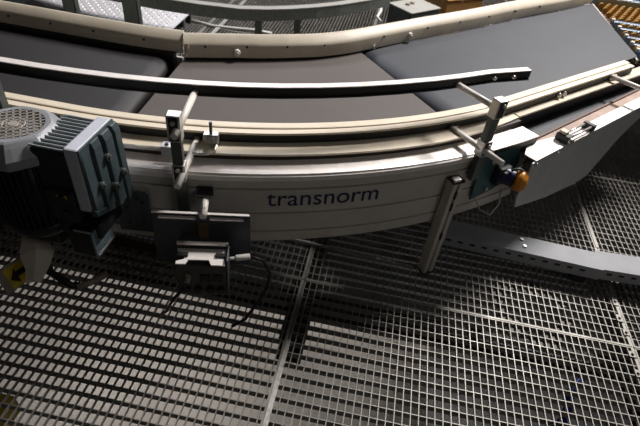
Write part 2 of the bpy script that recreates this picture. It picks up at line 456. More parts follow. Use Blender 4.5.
# leg of the curve conveyor
def leg(s, r, w, d, z1):
    Mx = frame(s, r, 0)
    b = MB(); hw = w/2; sl = .006; dp = .012
    poly = [(-hw,0),(hw,0),(hw,d/2-sl),(hw-dp,d/2-sl),(hw-dp,d/2+sl),(hw,d/2+sl),(hw,d),(sl,d),(sl,d-dp),(-sl,d-dp),(-sl,d),(-hw,d)]
    b.prism(poly, 0.012, z1, Mx)
    o = b.build('leg', M['panel'], conv, .0015)
    c = MB(); c.box((-hw-.001,-.001,z1),(hw+.001,d+.001,z1+.010),Mx); c.build('end_cap', M['black'], o, .002)
    c = MB(); c.box((-hw+.009,.009,z1+.010),(hw-.009,d-.009,z1+.012),Mx); c.build('cap_insert', M['alu'], o)
    c = MB()
    for zz in (.22,.38,.44): c.box((-.004,d-.004,zz),(.004,d+.004,zz+.035),Mx)
    c.build('slot_nut', M['black'], o)
    f = MB(); f.box((-.03,-.004,.003),(.03,d+.004,.012),Mx)
    f.build('foot_plate', M['darksteel'], o)
    return o
leg(34.9, 2.475, .052, .045, .515)

# ------------------------------------------------------------------ guide rails
up = empty('guide_rail', tp(20,2.27,.80), 'long curved upper guide rail, bright strip on top, floating above the belts', 'guide rail')
rp = [(-1.50,1.350),(-1.368,1.347),(-1.239,1.349),(-1.111,1.353),(-.982,1.363),(-.853,1.377),(-.725,1.398),(-.596,1.427),(-.467,1.462),(-.338,1.506),(-.21,1.558),(-.081,1.619),(.048,1.689),(.176,1.767),(.290,1.845),(.405,1.930),(.566,2.021)]
def rib(name, prof, m, parent, pts):
    b = MB(); rings = []
    for i,p in enumerate(pts):
        a = Vector((*pts[max(i-1,0)],0)); c = Vector((*pts[min(i+1,len(pts)-1)],0)); d = (c-a).normalized(); n = Vector((d.y,-d.x,0))
        rings.append([Vector((p[0],p[1],0))+n*u+Vector((0,0,z)) for u,z in prof])
    b.sweep(rings); return b.build(name, m, parent)
rib('rail_body', [(.005,.804),(.030,.804),(.030,.836),(.005,.836)], M['black'], up, rp)
rib('top_strip', [(0,.836),(0,.8395),(.030,.8395),(.030,.836)], M['flange'], up, rp)
rib('bottom_lip', [(.012,.800),(.036,.800),(.036,.8038),(.012,.8038)], M['darksteel'], up, rp)
for q in ((.425,1.908),(.505,1.953)):
    b = MB(); b.cyl((q[0],q[1],.820),(q[0]+.008,q[1]-.014,.820),.007,10); b.build('bolt', M['steel'], up)
lo_ = empty('guide_rail', tp(20,2.30,.64), 'lower cream guide rail with black side along the outer belt edge', 'guide rail')
track('rail_body', rect(2.268,2.329,.6405,.672), -1.6, 46.0, M['black'], lo_)
track('cream_strip', rect(2.303,2.331,.672,.680), -1.6, 46.0, M['cream'], lo_)
track('cream_lip', [(2.268,.669),(2.301,.669),(2.3012,.684),(2.297,.6855),(2.268,.6855)], -1.6, 46.0, M['cream'], lo_)
for s, zz in ((45.33,.657),(45.37,.657),(45.78,.657),(45.82,.657)):
    Mx = frame(s,2.329,zz); b = MB(); b.cyl(Mx@Vector((0,0,0)),Mx@Vector((0,.010,0)),.011,10); b.cyl(Mx@Vector((0,.010,0)),Mx@Vector((0,.016,0)),.006,6,smooth=False)
    b.build('bolt', M['steel'], lo_)

# ------------------------------------------------------------------ guide posts with clamps and rods
def guide_post(s, r, zb, zt, label, rods=((.812,2.284,2.538),(.645,2.330,2.565)), w=.034, d=.028, rr=.0115, low=True, skew=.03, ox=.006, drop=.030, ch=.092, cl=-.022):
    Mx0 = frame(s, r, 0); base = Mx0 @ Vector((0,d/2,zb))
    t = empty('guide_post', base, label, 'guide post', 'guide posts clamped to the conveyor side')
    b = MB(); b.box((-w/2,0,zb),(w/2,d,zt-.072),Mx0)
    b.build('post', M['post'], t, .002)
    def clamp(zc, h):
        c = MB(); c.box((-w/2-.004,-.005,zc-h/2),(w/2+.004,d+.006,zc+h/2),Mx0)
        o = c.build('clamp_block', M['alu'], t, .0025)
        q = MB(); q.box((-w/2+.003,d+.0055,zc-h/2+.006),(w/2-.003,d+.0075,zc+h/2-.004),Mx0); q.build('clamp_face', M['darksteel'], o)
        k = MB(); p = Mx0@Vector((0,d+.007,zc+h*.27)); e = Mx0@Vector((0,d+.015,zc+h*.27))
        k.cyl(p,e,.007,12); k.build('screw', M['steel'], o)
        return o
    if rods: clamp(zt-ch/2, ch)
    if low: clamp(rods[1][0]+cl, .066)
    for (z,ra,rb) in rods:
        k = MB(); a = Mx0@Vector((skew,ra-r,z)); e = Mx0@Vector((ox,rb-r,z-drop)); k.cyl(a,e,rr,20)
        ro = k.build('rod', M['rod'], t)
        bb = MB(); bb.cyl(Mx0@Vector((skew+.024,ra-r-.001,z)),Mx0@Vector((skew+.024,ra-r+.006,z)),.007,10); bb.build('rail_screw', M['steel'], ro)
    return t
guide_post(36.95, 2.476, .50, .850, 'guide post beside the conveyor leg at right of centre, holding two pale rods', rods=((.812,2.284,2.500),(.645,2.330,2.600)), skew=-.025, ox=0, drop=0, ch=.072, cl=.004)
guide_post(11.2, 2.476, .44, .835, 'guide post left of the lettering, above the smoked sensor plate, with two pale rods')
guide_post(-.055, 2.476, .44, 1.02, 'plain dark guide post at the left edge behind the fan cowl', rods=(), low=False)
guide_post(45.80, 2.535, .579, .690, 'short guide post at the right edge on the outfeed flange with one rod', rods=((.664,2.330,2.560),), skew=-.02, ox=0, drop=0, ch=.05, low=False, w=.030)

# ------------------------------------------------------------------ outfeed frame at right
OA = Vector((.648,1.735,0)); OB = Vector((1.262,2.425,0)); OD = (OB-OA).normalized(); ON = Vector((OD.y,-OD.x,0))
OF = Matrix(((OD.x,ON.x,0,OA.x),(OD.y,ON.y,0,OA.y),(0,0,1,0),(0,0,0,1)))     # x along the run, y towards the viewer, z up
def obox(name, x0,x1,y0,y1,z0,z1, m, parent, bev=0.0):
    b = MB(); b.box((x0,y0,z0),(x1,y1,z1),OF); return b.build(name, m, parent, bev)
def strip(name, pts, z0, z1, m, parent, bev=0.0):
    b = MB(); b.prism(pts, z0, z1, OF); return b.build(name, m, parent, bev)
strip('top_flange', [(.02,0),(1.5,0),(1.5,-.055),(.34,-.055),(.16,-.085),(.155,-.103),(.115,-.103),(.02,-.055)], .572, .578, M['flange'], outfeed, .001)
strip('beige_strip', [(.345,-.0565),(1.5,-.0565),(1.5,-.103),(.157,-.103),(.162,-.087)], .552, .566, M['beige'], outfeed)
obox('brown_strip', .15,1.5, -.115,-.104, .552,.574, M['brown'], outfeed)
obox('return_belt', .05,1.5, -.230,-.116, .546,.560, M['belt_blue'], outfeed)
track('edge_guard', rect(2.305,2.366,.632,.640), 45.01, 46.2, M['creamdirty'], outfeed)
track('frame_web', rect(2.30,2.35,.30,.6315), 45.01, 46.2, M['black'], outfeed)
def quadbox(name, pts, z0, z1, m, parent, bev=.002):
    b = MB(); b.prism(pts, z0, z1); return b.build(name, m, parent, bev)
P = lambda s,r: (tp(s,r,0).x, tp(s,r,0).y)
cov = quadbox('joint_cover', [P(38.6,2.399),P(42,2.399),P(44.9,2.399),P(44.95,2.399),P(45.0,2.485),P(44.9,2.485),P(42,2.485),P(38.6,2.485)], .608, .614, M['flange'], conv)
b = MB(); b.prism([P(39.2,2.476),P(42,2.476),P(44.9,2.476),P(45.0,2.476),P(45.0,2.484),P(44.9,2.484),P(42,2.484),P(39.2,2.484)], .555, .607); b.build('cover_skirt', M['darksteel'], cov)
outl = [(0,.571),(.02,.571),(1.5,.571),(1.5,.50),(1.06,.50),(.90,.42),(.72,.24),(.58,.235),(.30,.27),(.02,.335),(-.005,.40)]
b = MB(); b.sweep([[OF@Vector((x,0,z)) for x,z in outl],[OF@Vector((x,-.006,z)) for x,z in outl]]); side = b.build('side_plate', M['sideplate'], outfeed, .001)
for x,z in ((.03,.560),(.19,.560)):
    b = MB(); b.cyl(OF@Vector((x,0,z)),OF@Vector((x,.007,z)),.0065,8); b.build('bolt', M['steel'], side)
# latch with two rods on the flange
lat = empty('adjuster_latch', OF@Vector((.26,-.03,.578)), 'small dark adjuster clamp with two thin rods on the outfeed flange', 'latch')
Mx = OF@Matrix.Translation(Vector((.27,-.032,.578)))
b = MB(); b.box((-.022,-.030,.001),(.018,.030,.034),Mx); b.build('clamp_body', M['darksteel'], lat, .004)
b = MB(); b.cyl(Mx@Vector((-.010,.030,.018)),Mx@Vector((-.010,.044,.018)),.015,14); b.build('dial', M['galv'], lat, .002)
b = MB(); b.box((-.018,-.024,.034),(.014,.008,.046),Mx); b.build('pad', M['creamdirty'], lat, .003)
for yy in (-.012,.020):
    b = MB(); b.cyl(Mx@Vector((.018,yy,.020)),Mx@Vector((.20,yy,.020)),.005,10); b.build('rod', M['steel'], lat)
b = MB(); b.box((.19,-.02,.001),(.215,.032,.030),Mx); b.build('rod_holder', M['darksteel'], lat, .003)
b = MB(); b.cyl(Mx@Vector((.225,.02,.004)),Mx@Vector((.225,.02,.022)),.009,8); b.build('bolt', M['steel'], lat)

# teal drive bracket with blue body and orange cap
drv = empty('drive_bracket', tp(40.0,2.50,.40), 'teal steel bracket right of the conveyor leg carrying the orange capped drive', 'bracket')
b = MB(); f = [tp(s,2.478,z) for s,z in ((37.7,.592),(42.5,.592),(43.4,.50),(42.6,.43),(40.5,.392),(38.0,.372))]
fo = [tp(s,2.486,z) for s,z in ((37.7,.592),(42.5,.592),(43.4,.50),(42.6,.43),(40.5,.392),(38.0,.372))]
b.sweep([f,fo]); b.build('bracket_plate', M['teal'], drv, .001)
Mx = frame(40.6,2.487,.50)
b = MB(); b.box((-.035,0,-.055),(.030,.035,.030),Mx); b.box((-.028,.035,-.03),(.02,.05,.02),Mx); b.build('gear_housing', M['darksteel'], drv, .006)
b = MB(); b.tube([Mx@Vector((.0,.05,.03)),Mx@Vector((.02,.07,.045)),Mx@Vector((.045,.075,.03)),Mx@Vector((.05,.07,-.01))], .006); b.build('hose', M['greygreen'], drv)
for xx,zz in ((-.06,.05),(-.045,-.085),(.045,-.055)):
    b = MB(); b.cyl(Mx@Vector((xx,0,zz)),Mx@Vector((xx,.008,zz)),.008,6,smooth=False); b.build('bolt', M['galv'], drv)
Mc = frame(41.25,2.520,.492)
b = MB(); b.cyl(Mc@Vector((-.035,-.022,.0)),Mc@Vector((-.004,.030,-.004)),.036,20); b.build('collar', M['blue'], drv, .003)
b = MB()
ax = (Mc@Vector((.030,.075,-.004)) - Mc@Vector((-.004,.030,-.004))).normalized()
q = Vector((0,0,1)).rotation_difference(ax).to_matrix().to_4x4(); q = Matrix.Translation(Mc@Vector((-.004,.030,-.004))) @ q
b.lathe([(.045,0),(.046,.030),(.042,.040),(.033,.048),(.018,.052),(.002,.053)], n=9, Mx=q); b.build('end_cap', M['orange'], drv)
b = MB(); b.tube([tp(38.2,2.50,.39),tp(39,2.52,.33),tp(40.2,2.54,.30),tp(41.3,2.53,.335),tp(41.6,2.50,.40)], .003); b.build('wire', M['galv'], drv)

# ------------------------------------------------------------------ sensor clamp and reflector on the lower rail
sc = empty('sensor_clamp', tp(13.6,2.35,.64), 'small grey rod clamp with upright pin and hooked rod, right of the left guide post', 'clamp')
p = tp(13.2,2.350,.668); Mx = frame(13.2,2.350,.668)
b = MB(); b.box((-.026,-.014,-.018),(.026,.016,.018),Mx); b.box((-.010,.016,-.010),(.012,.022,.014),Mx); b.build('clamp_body', M['galv'], sc, .003)
b = MB(); b.cyl(Mx@Vector((0,0,.018)),Mx@Vector((0,0,.062)),.0055,12); b.build('pin', M['post'], sc)
b = MB(); b.tube([Mx@Vector(v) for v in ((.012,.0,-.014),(.018,.022,-.020),(.014,.046,-.026),(-.004,.058,-.028),(-.036,.060,-.028),(-.085,.058,-.028))], .0060); b.build('hooked_rod', M['steel'], sc)
rf = empty('reflector_block', tp(6.8,2.42,.65), 'small speckled grey block on a thin bright rod between motor and left guide post', 'bracket')
Mx = frame(10.35,2.422,.660)
b = MB(); b.box((-.032,-.016,-.022),(.030,.020,.018),Mx); b.build('block', M['diamond'], rf, .003)
b = MB(); b.cyl(Mx@Vector((-.030,.004,-.002)),Mx@Vector((-.21,.0,-.002)),.0075,12); b.build('rod', M['rod'], rf)
for xx in (-.015,.012):
    b = MB(); b.cyl(Mx@Vector((xx,.004,.018)),Mx@Vector((xx,.004,.023)),.007,8); b.build('screw', M['darksteel'], rf)

# ------------------------------------------------------------------ smoked sensor plate, shelf and junction box
sp = empty('sensor_plate', tp(13,2.56,.28), 'smoked grey plate with bright top edges hanging in front of the side panel', 'bracket')
S0 = 12.85; Mx = frame(S0, 2.570, 0)
W2 = .163; ZT = .509
b = MB(); b.box((-W2,-.004,.272),(W2,0,ZT),Mx); b.build('plate', M['platedark'], sp, .001)
b = MB(); b.box((-W2+.004,-.006,ZT+.0005),(W2-.004,.004,ZT+.0035),Mx); b.build('top_edge', M['whitemetal'], sp)
b = MB(); b.box((-W2+.026,.001,ZT-.0135),(-.016,.014,ZT-.010),Mx); b.build('lower_edge', M['whitemetal'], sp)
b = MB(); b.box((.030,.001,ZT-.0135),(W2-.022,.014,ZT-.010),Mx); b.build('lower_edge', M['whitemetal'], sp)
b = MB(); b.cyl(Mx@Vector((.008,-.098,.525)),Mx@Vector((.010,.020,.516)),.0120,20); b.build('support_rod', M['rod'], sp)
b = MB(); b.box((-.022,-.098,.512),(.030,-.092,.552),Mx); b.box((-.022,-.098,.536),(.030,-.055,.539),Mx); b.box((.002,-.030,.49),(.014,-.0045,.53),Mx); b.build('rod_bracket', M['darksteel'], sp, .001)
b = MB(); b.box((-.012,.001,.39),(.022,.006,.475),Mx); b.build('hanger', M['rust'], sp, .001)
jb = empty('junction_box', tp(13,2.60,.10), 'grey junction box with round ports under a bright bent shelf below the smoked plate', 'junction box')
Mj = frame(13.05, 2.632, .052)
b = MB(); b.box((-.081,-.002,.192),(.081,.060,.338),Mj); b.build('housing', M['boxgrey'], jb, .003)
b = MB(); b.box((-.084,-.010,.372),(.084,.0,.383),Mj); b.build('shelf_back', M['steel'], jb, .001)
b = MB(); b.box((-.084,-.062,.354),(.084,-.004,.3565),Mj); b.build('back_tray', M['boxgrey'], jb, .001)
b = MB(); b.prism([(-.084,.000),(.080,.000),(.080,.072),(.036,.072),(.026,.050),(-.040,.050),(-.048,.070),(-.078,.070),(-.078,.058),(-.054,.048),(-.054,.024),(-.078,.020)], .352, .357, Mj)
b.build('shelf', M['whitemetal'], jb)
for xx in (-.060,.064):
    b = MB(); b.box((xx-.018,.022,.3572),(xx+.018,.040,.364),Mj); b.build('shelf_clip', M['black'], jb, .002)
for i,xx in enumerate((-.050,-.010,.030,.066)):
    b = MB(); b.cyl(Mj@Vector((xx-.004,.060,.228)),Mj@Vector((xx-.004,.074,.226)),.014,16); b.build('port', M['black'], jb, .002)
for xx in (.012,.054):
    b = MB(); b.box((xx-.017,.060,.266),(xx+.017,.065,.298),Mj); b.build('socket', M['black'], jb, .002)
b = MB(); b.cyl(Mj@Vector((-.042,.060,.285)),Mj@Vector((-.046,.088,.281)),.009,12); b.box((-.052,.062,.292),(-.036,.070,.302),Mj); b.build('connector', M['sleeve'], jb, .001)
b = MB(); b.tube([Mj@Vector(v) for v in ((-.044,.088,.281),(-.060,.10,.262),(-.085,.10,.225),(-.11,.09,.17),(-.13,.06,.10),(-.17,.03,.03))], .005); b.build('lead', M['cable'], jb)
b = MB(); b.box((.083,-.006,.19),(.088,.062,.37),Mj); b.build('side_bracket', M['platedark'], jb, .001)
gl = MB(); gl.cyl(Mj@Vector((.108,-.004,.314)),Mj@Vector((.156,-.014,.314)),.011,14); gl.cyl(Mj@Vector((.088,.0,.314)),Mj@Vector((.108,-.004,.314)),.006,10)
gl.build('cable_gland', M['white'], jb, .001)
b = MB(); b.tube([Mj@Vector(v) for v in ((.156,-.014,.314),(.20,-.02,.29),(.225,-.02,.23),(.22,-.01,.16),(.19,.0,.09),(.14,.01,-.01),(.09,.02,-.044))], .006)
tag(b.build('cable', M['cable']), 'black cable looping down to the grating right of the junction box', 'cable')

# perforated grey plate at the left end of the panel
pp = empty('mounting_plate', (-.70,1.17,.30), 'grey green mounting plate with holes between the motor and the left guide post', 'bracket')
Mx = frame(8.0,2.482,0)
b = MB(); b.prism([(-.10,.33),(.02,.33),(.02,.50),(.008,.515),(-.10,.515)], 0, .005, Mx@Matrix(((1,0,0,0),(0,0,1,0),(0,1,0,0),(0,0,0,1))))
b.build('plate', M['greygreen'], pp, .001)
for xx,zz in ((-.02,.485),(-.005,.468),(-.01,.38),(-.06,.44),(-.06,.37)):
    b = MB(); b.cyl(Mx@Vector((xx,.003,zz)),Mx@Vector((xx,.0065,zz)),.006,10); b.build('hole', M['black'], pp)
b = MB(); b.cyl(Mx@Vector((-.05,-.011,.43)),Mx@Vector((-.05,.0,.43)),.012,10); b.build('spacer', M['darksteel'], pp)

# ------------------------------------------------------------------ gear motor, shaft upright, fan on top
mx, my = -1.000, 1.045
mo = empty('gear_motor', (mx,my,.34), 'upright gear motor at left edge with round fan grille on top and finned dark body', 'motor')
b = MB()
N_ = 48
def oct_r(t, R):    # rounded polygon outline
    k = math.pi/4; u = ((t+k/2) % k) - k/2
    return R*min(1.0, .935/math.cos(u))
rings = []
for (R,z,rd) in ((.118,.728,.5),(.134,.735,0),(.137,.745,0),(.136,.765,0),(.116,.795,0),(.106,.8055,.1),(.098,.8090,.5),(.090,.809,1)):
    ring = []
    for i in range(N_):
        t = 2*math.pi*i/N_; r = lerp(oct_r(t,R), R, rd); ring.append(Vector((mx+r*math.cos(t), my+r*math.sin(t), z)))
    rings.append(ring)
rings += [[Vector((mx+r*math.cos(2*math.pi*i/N_), my+r*math.sin(2*math.pi*i/N_), z)) for i in range(N_)] for r,z in ((.082,.8085),(.080,.803),(.080,.790))]
b.sweep(rings); cow = b.build('fan_cowl', M['cowl'], mo)

# grille: lattice clipped to a disc, plus hub rings
b = MB(); zr = .8075; Rg = .0805
for k in range(-4,5):
    d = k*.0172
    if abs(d) < Rg:
        h = math.sqrt(Rg*Rg-d*d)
        for ang in (math.radians(35), math.radians(125)):
            Mr = Matrix.Translation(Vector((mx,my,zr))) @ Matrix.Rotation(ang,4,'Z')
            b.box((-h,d-.0022,-.0015),(h,d+.0022,.0015), Mr)
for R in (.013,.030):
    b.tube([(mx+R*math.cos(2*math.pi*i/40), my+R*math.sin(2*math.pi*i/40), zr) for i in range(41)], .0022, 6)
b.lathe([(.012,-.002),(.012,.002)], c=(mx,my,zr), n=16)
b.build('fan_grille', M['grille'], cow)
b = MB(); b.lathe([(.03,.750),(.03,.780),(.022,.783)], c=(mx,my,0), n=20)
for k in range(7):
    Mr = Matrix.Translation(Vector((mx,my,.765))) @ Matrix.Rotation(2*math.pi*k/7,4,'Z') @ Matrix.Rotation(.5,4,'X')
    b.box((.02,-.016,-.0015),(.080,.016,.0015),Mr)
b.build('fan', M['motorblack'], mo)
b = MB(); b.lathe([(.104,.50),(.104,.732)], c=(mx,my,0), n=40)
for k in range(44):
    Mr = Matrix.Translation(Vector((mx,my,0))) @ Matrix.Rotation(2*math.pi*k/44,4,'Z'); b.box((.102,-.0016,.505),(.120,.0016,.730),Mr)
b.build('motor_body', M['motorblack'], mo)
b = MB(); b.lathe([(.09,.455),(.105,.46),(.110,.47),(.110,.495),(.104,.50)], c=(mx,my,0), n=36); b.build('gear_flange', M['motorblack'], mo)
b = MB(); b.box((mx-.09,my-.04,.37),(mx+.06,my+.10,.456)); b.build('gearbox', M['motorblack'], mo, .015)
b = MB(); b.cyl((mx+.0,my+.095,.41),(mx+.0,my+.125,.41),.03,20); b.build('drive_shaft', M['darksteel'], mo)
# inverter casting with ribs
ix0,ix1,iy0,iy1,iz0,iz1 = -.808,-.764,.970,1.155,.575,.795
iv = empty('inverter', (0,0,0), '', 'x'); bpy.data.objects.remove(iv)
iz1 = .812; iz0 = .590
def zb_(y): return lerp(.592, .512, (y-iy0)/(iy1-iy0))
b = MB(); pl = [(iy0,zb_(iy0)),(iy1,zb_(iy1)),(iy1,iz1),(iy0,iz1)]
b.sweep([[(ix0,y,z) for y,z in pl],[(ix1,y,z) for y,z in pl]]); inv = b.build('inverter_housing', M['invtop'], mo, .006)
b = MB()
for k in range(11):
    y = iy0+.008+k*.0168; b.box((ix0-.104,y-.0015,iz1-.017),(ix0+.001,y+.0015,iz1-.010))
b.build('heat_sink', M['fin'], inv)
b = MB(); b.box((ix0-.098,iy0+.002,iz1-.15),(ix0-.001,iy1-.004,iz1-.0172)); b.build('heat_sink_base', M['motorblack'], inv)
b = MB()
for k,(y0,y1,d) in enumerate(((iy0+.000,iy0+.046,.006),(iy0+.049,iy0+.095,.013),(iy0+.098,iy0+.146,.020),(iy0+.149,iy1+.002,.022))):
    za = zb_((y0+y1)/2)+.010
    b.sweep([[ (ix1-.001,y0,iz1-.006),(ix1+d*.6,y0+.005,iz1-.006),(ix1+d*.6,y1-.004,iz1-.006),(ix1-.001,y1,iz1-.006)],
             [ (ix1-.001,y0,iz1-.026),(ix1+d,y0+.005,iz1-.026),(ix1+d,y1-.004,iz1-.026),(ix1-.001,y1,iz1-.026)],
             [ (ix1-.001,y0,za),(ix1+d+.006,y0+.005,za),(ix1+d+.006,y1-.004,za),(ix1-.001,y1,za)]])
b.sweep([[(ix1-.002,y,z) for y,z in pl],[(ix1+.004,y,z) for y,z in pl]])
pl2 = [(iy0-.003,zb_(iy0)-.010),(iy1+.003,zb_(iy1)-.010),(iy1+.003,zb_(iy1)+.012),(iy0-.003,zb_(iy0)+.012)]
b.sweep([[(ix1-.004,y,z) for y,z in pl2],[(ix1+.014,y,z) for y,z in pl2]])
cv = b.build('ribbed_cover', M['cover'], inv, .002)
for y,z,x in ((iy0+.049,iz0+.075,.016),(iy0+.097,iz0+.145,.020),(iy0+.097,iz0+.040,.028),(iy0+.147,iz0+.060,.030)):
    b = MB(); b.cyl((ix1+x-.014,y,z),(ix1+x+.006,y,z),.012,14); b.cyl((ix1+x+.006,y,z),(ix1+x+.012,y,z),.007,6,smooth=False); b.build('cover_screw', M['post'], cv, .001)
b = MB(); b.box((ix0-.09,iy0-.012,.55),(ix0-.002,iy1-.02,.665)); b.box((ix0-.10,iy0+.02,.46),(ix1-.01,iy1-.03,.52)); b.build('terminal_base', M['motorblack'], mo, .006)
b = MB(); b.box((ix0-.050,iy0-.0155,.640),(ix0-.020,iy0-.0125,.652)); b.build('warning_label', M['yellow'], inv)
for zz in (.60,.66):
    b = MB(); b.cyl((ix0-.035,iy0-.018,zz-.02),(ix0-.035,iy0-.011,zz-.02),.015,16); b.build('gland', M['motorblack'], inv, .002)
# lower bluish terminal block
b = MB(); b.box((-.875,.970,.395),(-.795,1.070,.500)); tb = b.build('brake_box', M['motorblack'], mo, .006)
b = MB(); b.box((-.795,.968,.393),(-.788,1.072,.502)); b.build('side_cover', M['bluegreypaint'], tb, .001)
b = MB(); b.box((-.850,.968,.5005),(-.795,.974,.504)); b.build('top_edge', M['alu'], tb)
b = MB(); b.box((-.7875,.972,.402),(-.785,1.068,.406)); b.build('side_edge', M['alu'], tb)
for xx in (-.850,-.815):
    b = MB(); b.cyl((xx,1.05,.500),(xx,1.05,.510),.007,6,smooth=False); b.build('screw', M['steel'], tb)
# arms from motor to frame
b = MB(); b.box((-.90,1.02,.40),(-.86,1.17,.43)); b.build('torque_arm', M['darksteel'], mo, .003)

# cable and tags
cab = empty('power_cable', (-1.07,1.06,.34), 'black power cable dropping from the motor to the grating with grey end sleeve', 'cable')
b = MB(); b.tube([(-1.070,1.12,.42),(-1.085,1.11,.36),(-1.078,1.085,.30),(-1.10,1.075,.20),(-1.11,1.085,.11),(-1.085,1.10,.055),(-1.055,1.105,.025),(-1.03,1.12,.018)], .014)
b.build('cable_jacket', M['cable'], cab)
b = MB(); b.tube([(-1.035,1.105,.020),(-1.005,1.135,.018),(-.98,1.165,.02),(-.955,1.20,.022)], .0135); b.build('end_sleeve', M['sleeve'], cab)
b = MB(); b.cyl((-1.081,1.100,.335),(-1.079,1.088,.300),.020,14); b.build('clip', M['sleeve'], cab, .002)
pt = empty('paper_tag', (-1.10,.98,.3), 'creased cream paper tag hanging under the motor', 'tag')
def sheet(rows, th, name, m, parent):
    b = MB(); R = []
    for r in rows:
        f = [Vector(p) for p in r]; R.append(f)
    nx = (R[0][1]-R[0][0]).cross(R[1][0]-R[0][0]).normalized()*th
    n = len(R[0]); V = [[b.bm.verts.new(p) for p in r] for r in R]; U = [[b.bm.verts.new(p+nx) for p in r] for r in R]
    for A in (V,U):
        for i in range(len(A)-1):
            for j in range(n-1): b.bm.faces.new((A[i][j],A[i][j+1],A[i+1][j+1],A[i+1][j]))
    def wall(p,q,r,s): b.bm.faces.new((p,q,r,s))
    for j in range(n-1): wall(V[0][j],V[0][j+1],U[0][j+1],U[0][j]); wall(V[-1][j],V[-1][j+1],U[-1][j+1],U[-1][j])
    for i in range(len(V)-1): wall(V[i][0],V[i+1][0],U[i+1][0],U[i][0]); wall(V[i][-1],V[i+1][-1],U[i+1][-1],U[i][-1])
    return b.build(name, m, parent)
sheet([[(-1.200,1.150,.300),(-1.192,1.147,.302),(-1.184,1.143,.300)],
       [(-1.150,1.060,.300),(-1.110,1.075,.312),(-1.075,1.095,.300)],
       [(-1.105,.985,.298),(-1.060,1.015,.315),(-1.018,1.045,.292)],
       [(-1.060,.945,.290),(-1.035,.965,.300),(-1.000,.990,.285)],
       [(-1.025,.895,.282),(-1.005,.905,.285),(-.985,.915,.280)]], .0012, 'sheet', M['paper'], pt)
b = MB(); b.tube([(-1.19,1.143,.304),(-1.12,1.10,.36),(-1.06,1.07,.40)], .002); b.build('string', M['cable'], pt)
yl = empty('warning_tag', (-1.10,.93,.24), 'yellow warning tag with black symbol beside the creased paper tag', 'tag')
O = Vector((-1.150,1.045,.240)); U_ = Vector((-.075,-.105,-.040)); V_ = Vector((.058,-.028,-.085))
U_ = U_.normalized()*.11; V_ = V_.normalized()*.085
nn = U_.cross(V_).normalized(); nn = nn if nn.z > 0 else -nn
def onc(u,v,h): return O+U_*u+V_*v+nn*h
def patch(name, poly, h0, h1, m, parent):
    b = MB(); b.sweep([[onc(u,v,h0) for u,v in poly],[onc(u,v,h1) for u,v in poly]]); return b.build(name, m, parent)
b = MB(); b.tube([O+U_*.1+V_*.1, O+Vector((.02,.02,.06)), Vector((-1.06,1.06,.372))], .002); b.build('string', M['cable'], yl)
card = patch('card', [(0,0),(1.05,0),(1.05,1.05),(0,1.05)], 0, .0015, M['sleeve'], yl)
patch('yellow_field', [(.10,.12),(.80,.12),(.80,1.0),(.10,1.0)], .0015, .0022, M['yellow'], card)
patch('symbol', [(.22,.42),(.50,.42),(.50,.25),(.74,.62),(.50,.92),(.50,.66),(.22,.66)], .0022, .0030, M['black'], card)

# ------------------------------------------------------------------ tie beams on the floor
def tie(name, p0, p1, w, h, z0, m, label, slots=0, mt=None):
    p0 = Vector(p0); p1 = Vector(p1); L = (p1-p0).length; d = (p1-p0).normalized(); n = Vector((d.y,-d.x,0))   # n towards the viewer
    t = empty(name, p0, label, 'tie beam')
    Mx = Matrix(((d.x,n.x,0,p0.x),(d.y,n.y,0,p0.y),(0,0,1,z0),(0,0,0,1)))
    b = MB(); b.prism([(0,0),(0,h),(w,h),(w,0),(w-.003,0),(w-.003,h-.003),(.003,h-.003),(.003,0)], 0, L, Mx@Matrix(((0,0,1,0),(1,0,0,0),(0,1,0,0),(0,0,0,1))))
    o = b.build('channel', m, t, .001)
    if z0 > .03:
        c = MB(); c.box((L-.10,.01,.004-z0),(L-.04,w-.01,-.0),Mx); c.build('foot_block', M['darksteel'], o)
    for k in range(slots):
        x = .03+k*.055
        if x < L-.03:
            c = MB(); c.box((x,w-.001,h*.6-.006),(x+.024,w+.0008,h*.6+.006),Mx); c.build('slot', M['black'], o)
    if mt:
        for (x,y) in mt:
            c = MB(); c.cyl(Mx@Vector((x,y,h)),Mx@Vector((x,y,h+.006)),.009,12); c.build('bolt', M['galv'], o)
    return t
tie('tie_beam', (.405,1.857,0), (1.135,1.822,0), .115, .064, .052, M['tie'], 'pale tie beam on the grating running right from the conveyor leg, left section', 12, ((.375,.028),(.385,.072)))
tie('tie_beam', (1.12,1.842,0), (2.0,1.887,0), .125, .062, .050, M['tie'], 'pale tie beam at the right edge, wider outer section overlapping the other', 14)
tie('tie_beam', (-1.25,1.40,0), (-.70,1.385,0), .05, .04, .004, M['rust'], 'rust tinted slotted strut on the grating behind the motor cable', 10)
tie('tie_beam', (-.30,1.628,0), (.30,1.60,0), .012, .015, .004, M['galv'], 'thin tie beam in the gap below the lettered side panel', 0)

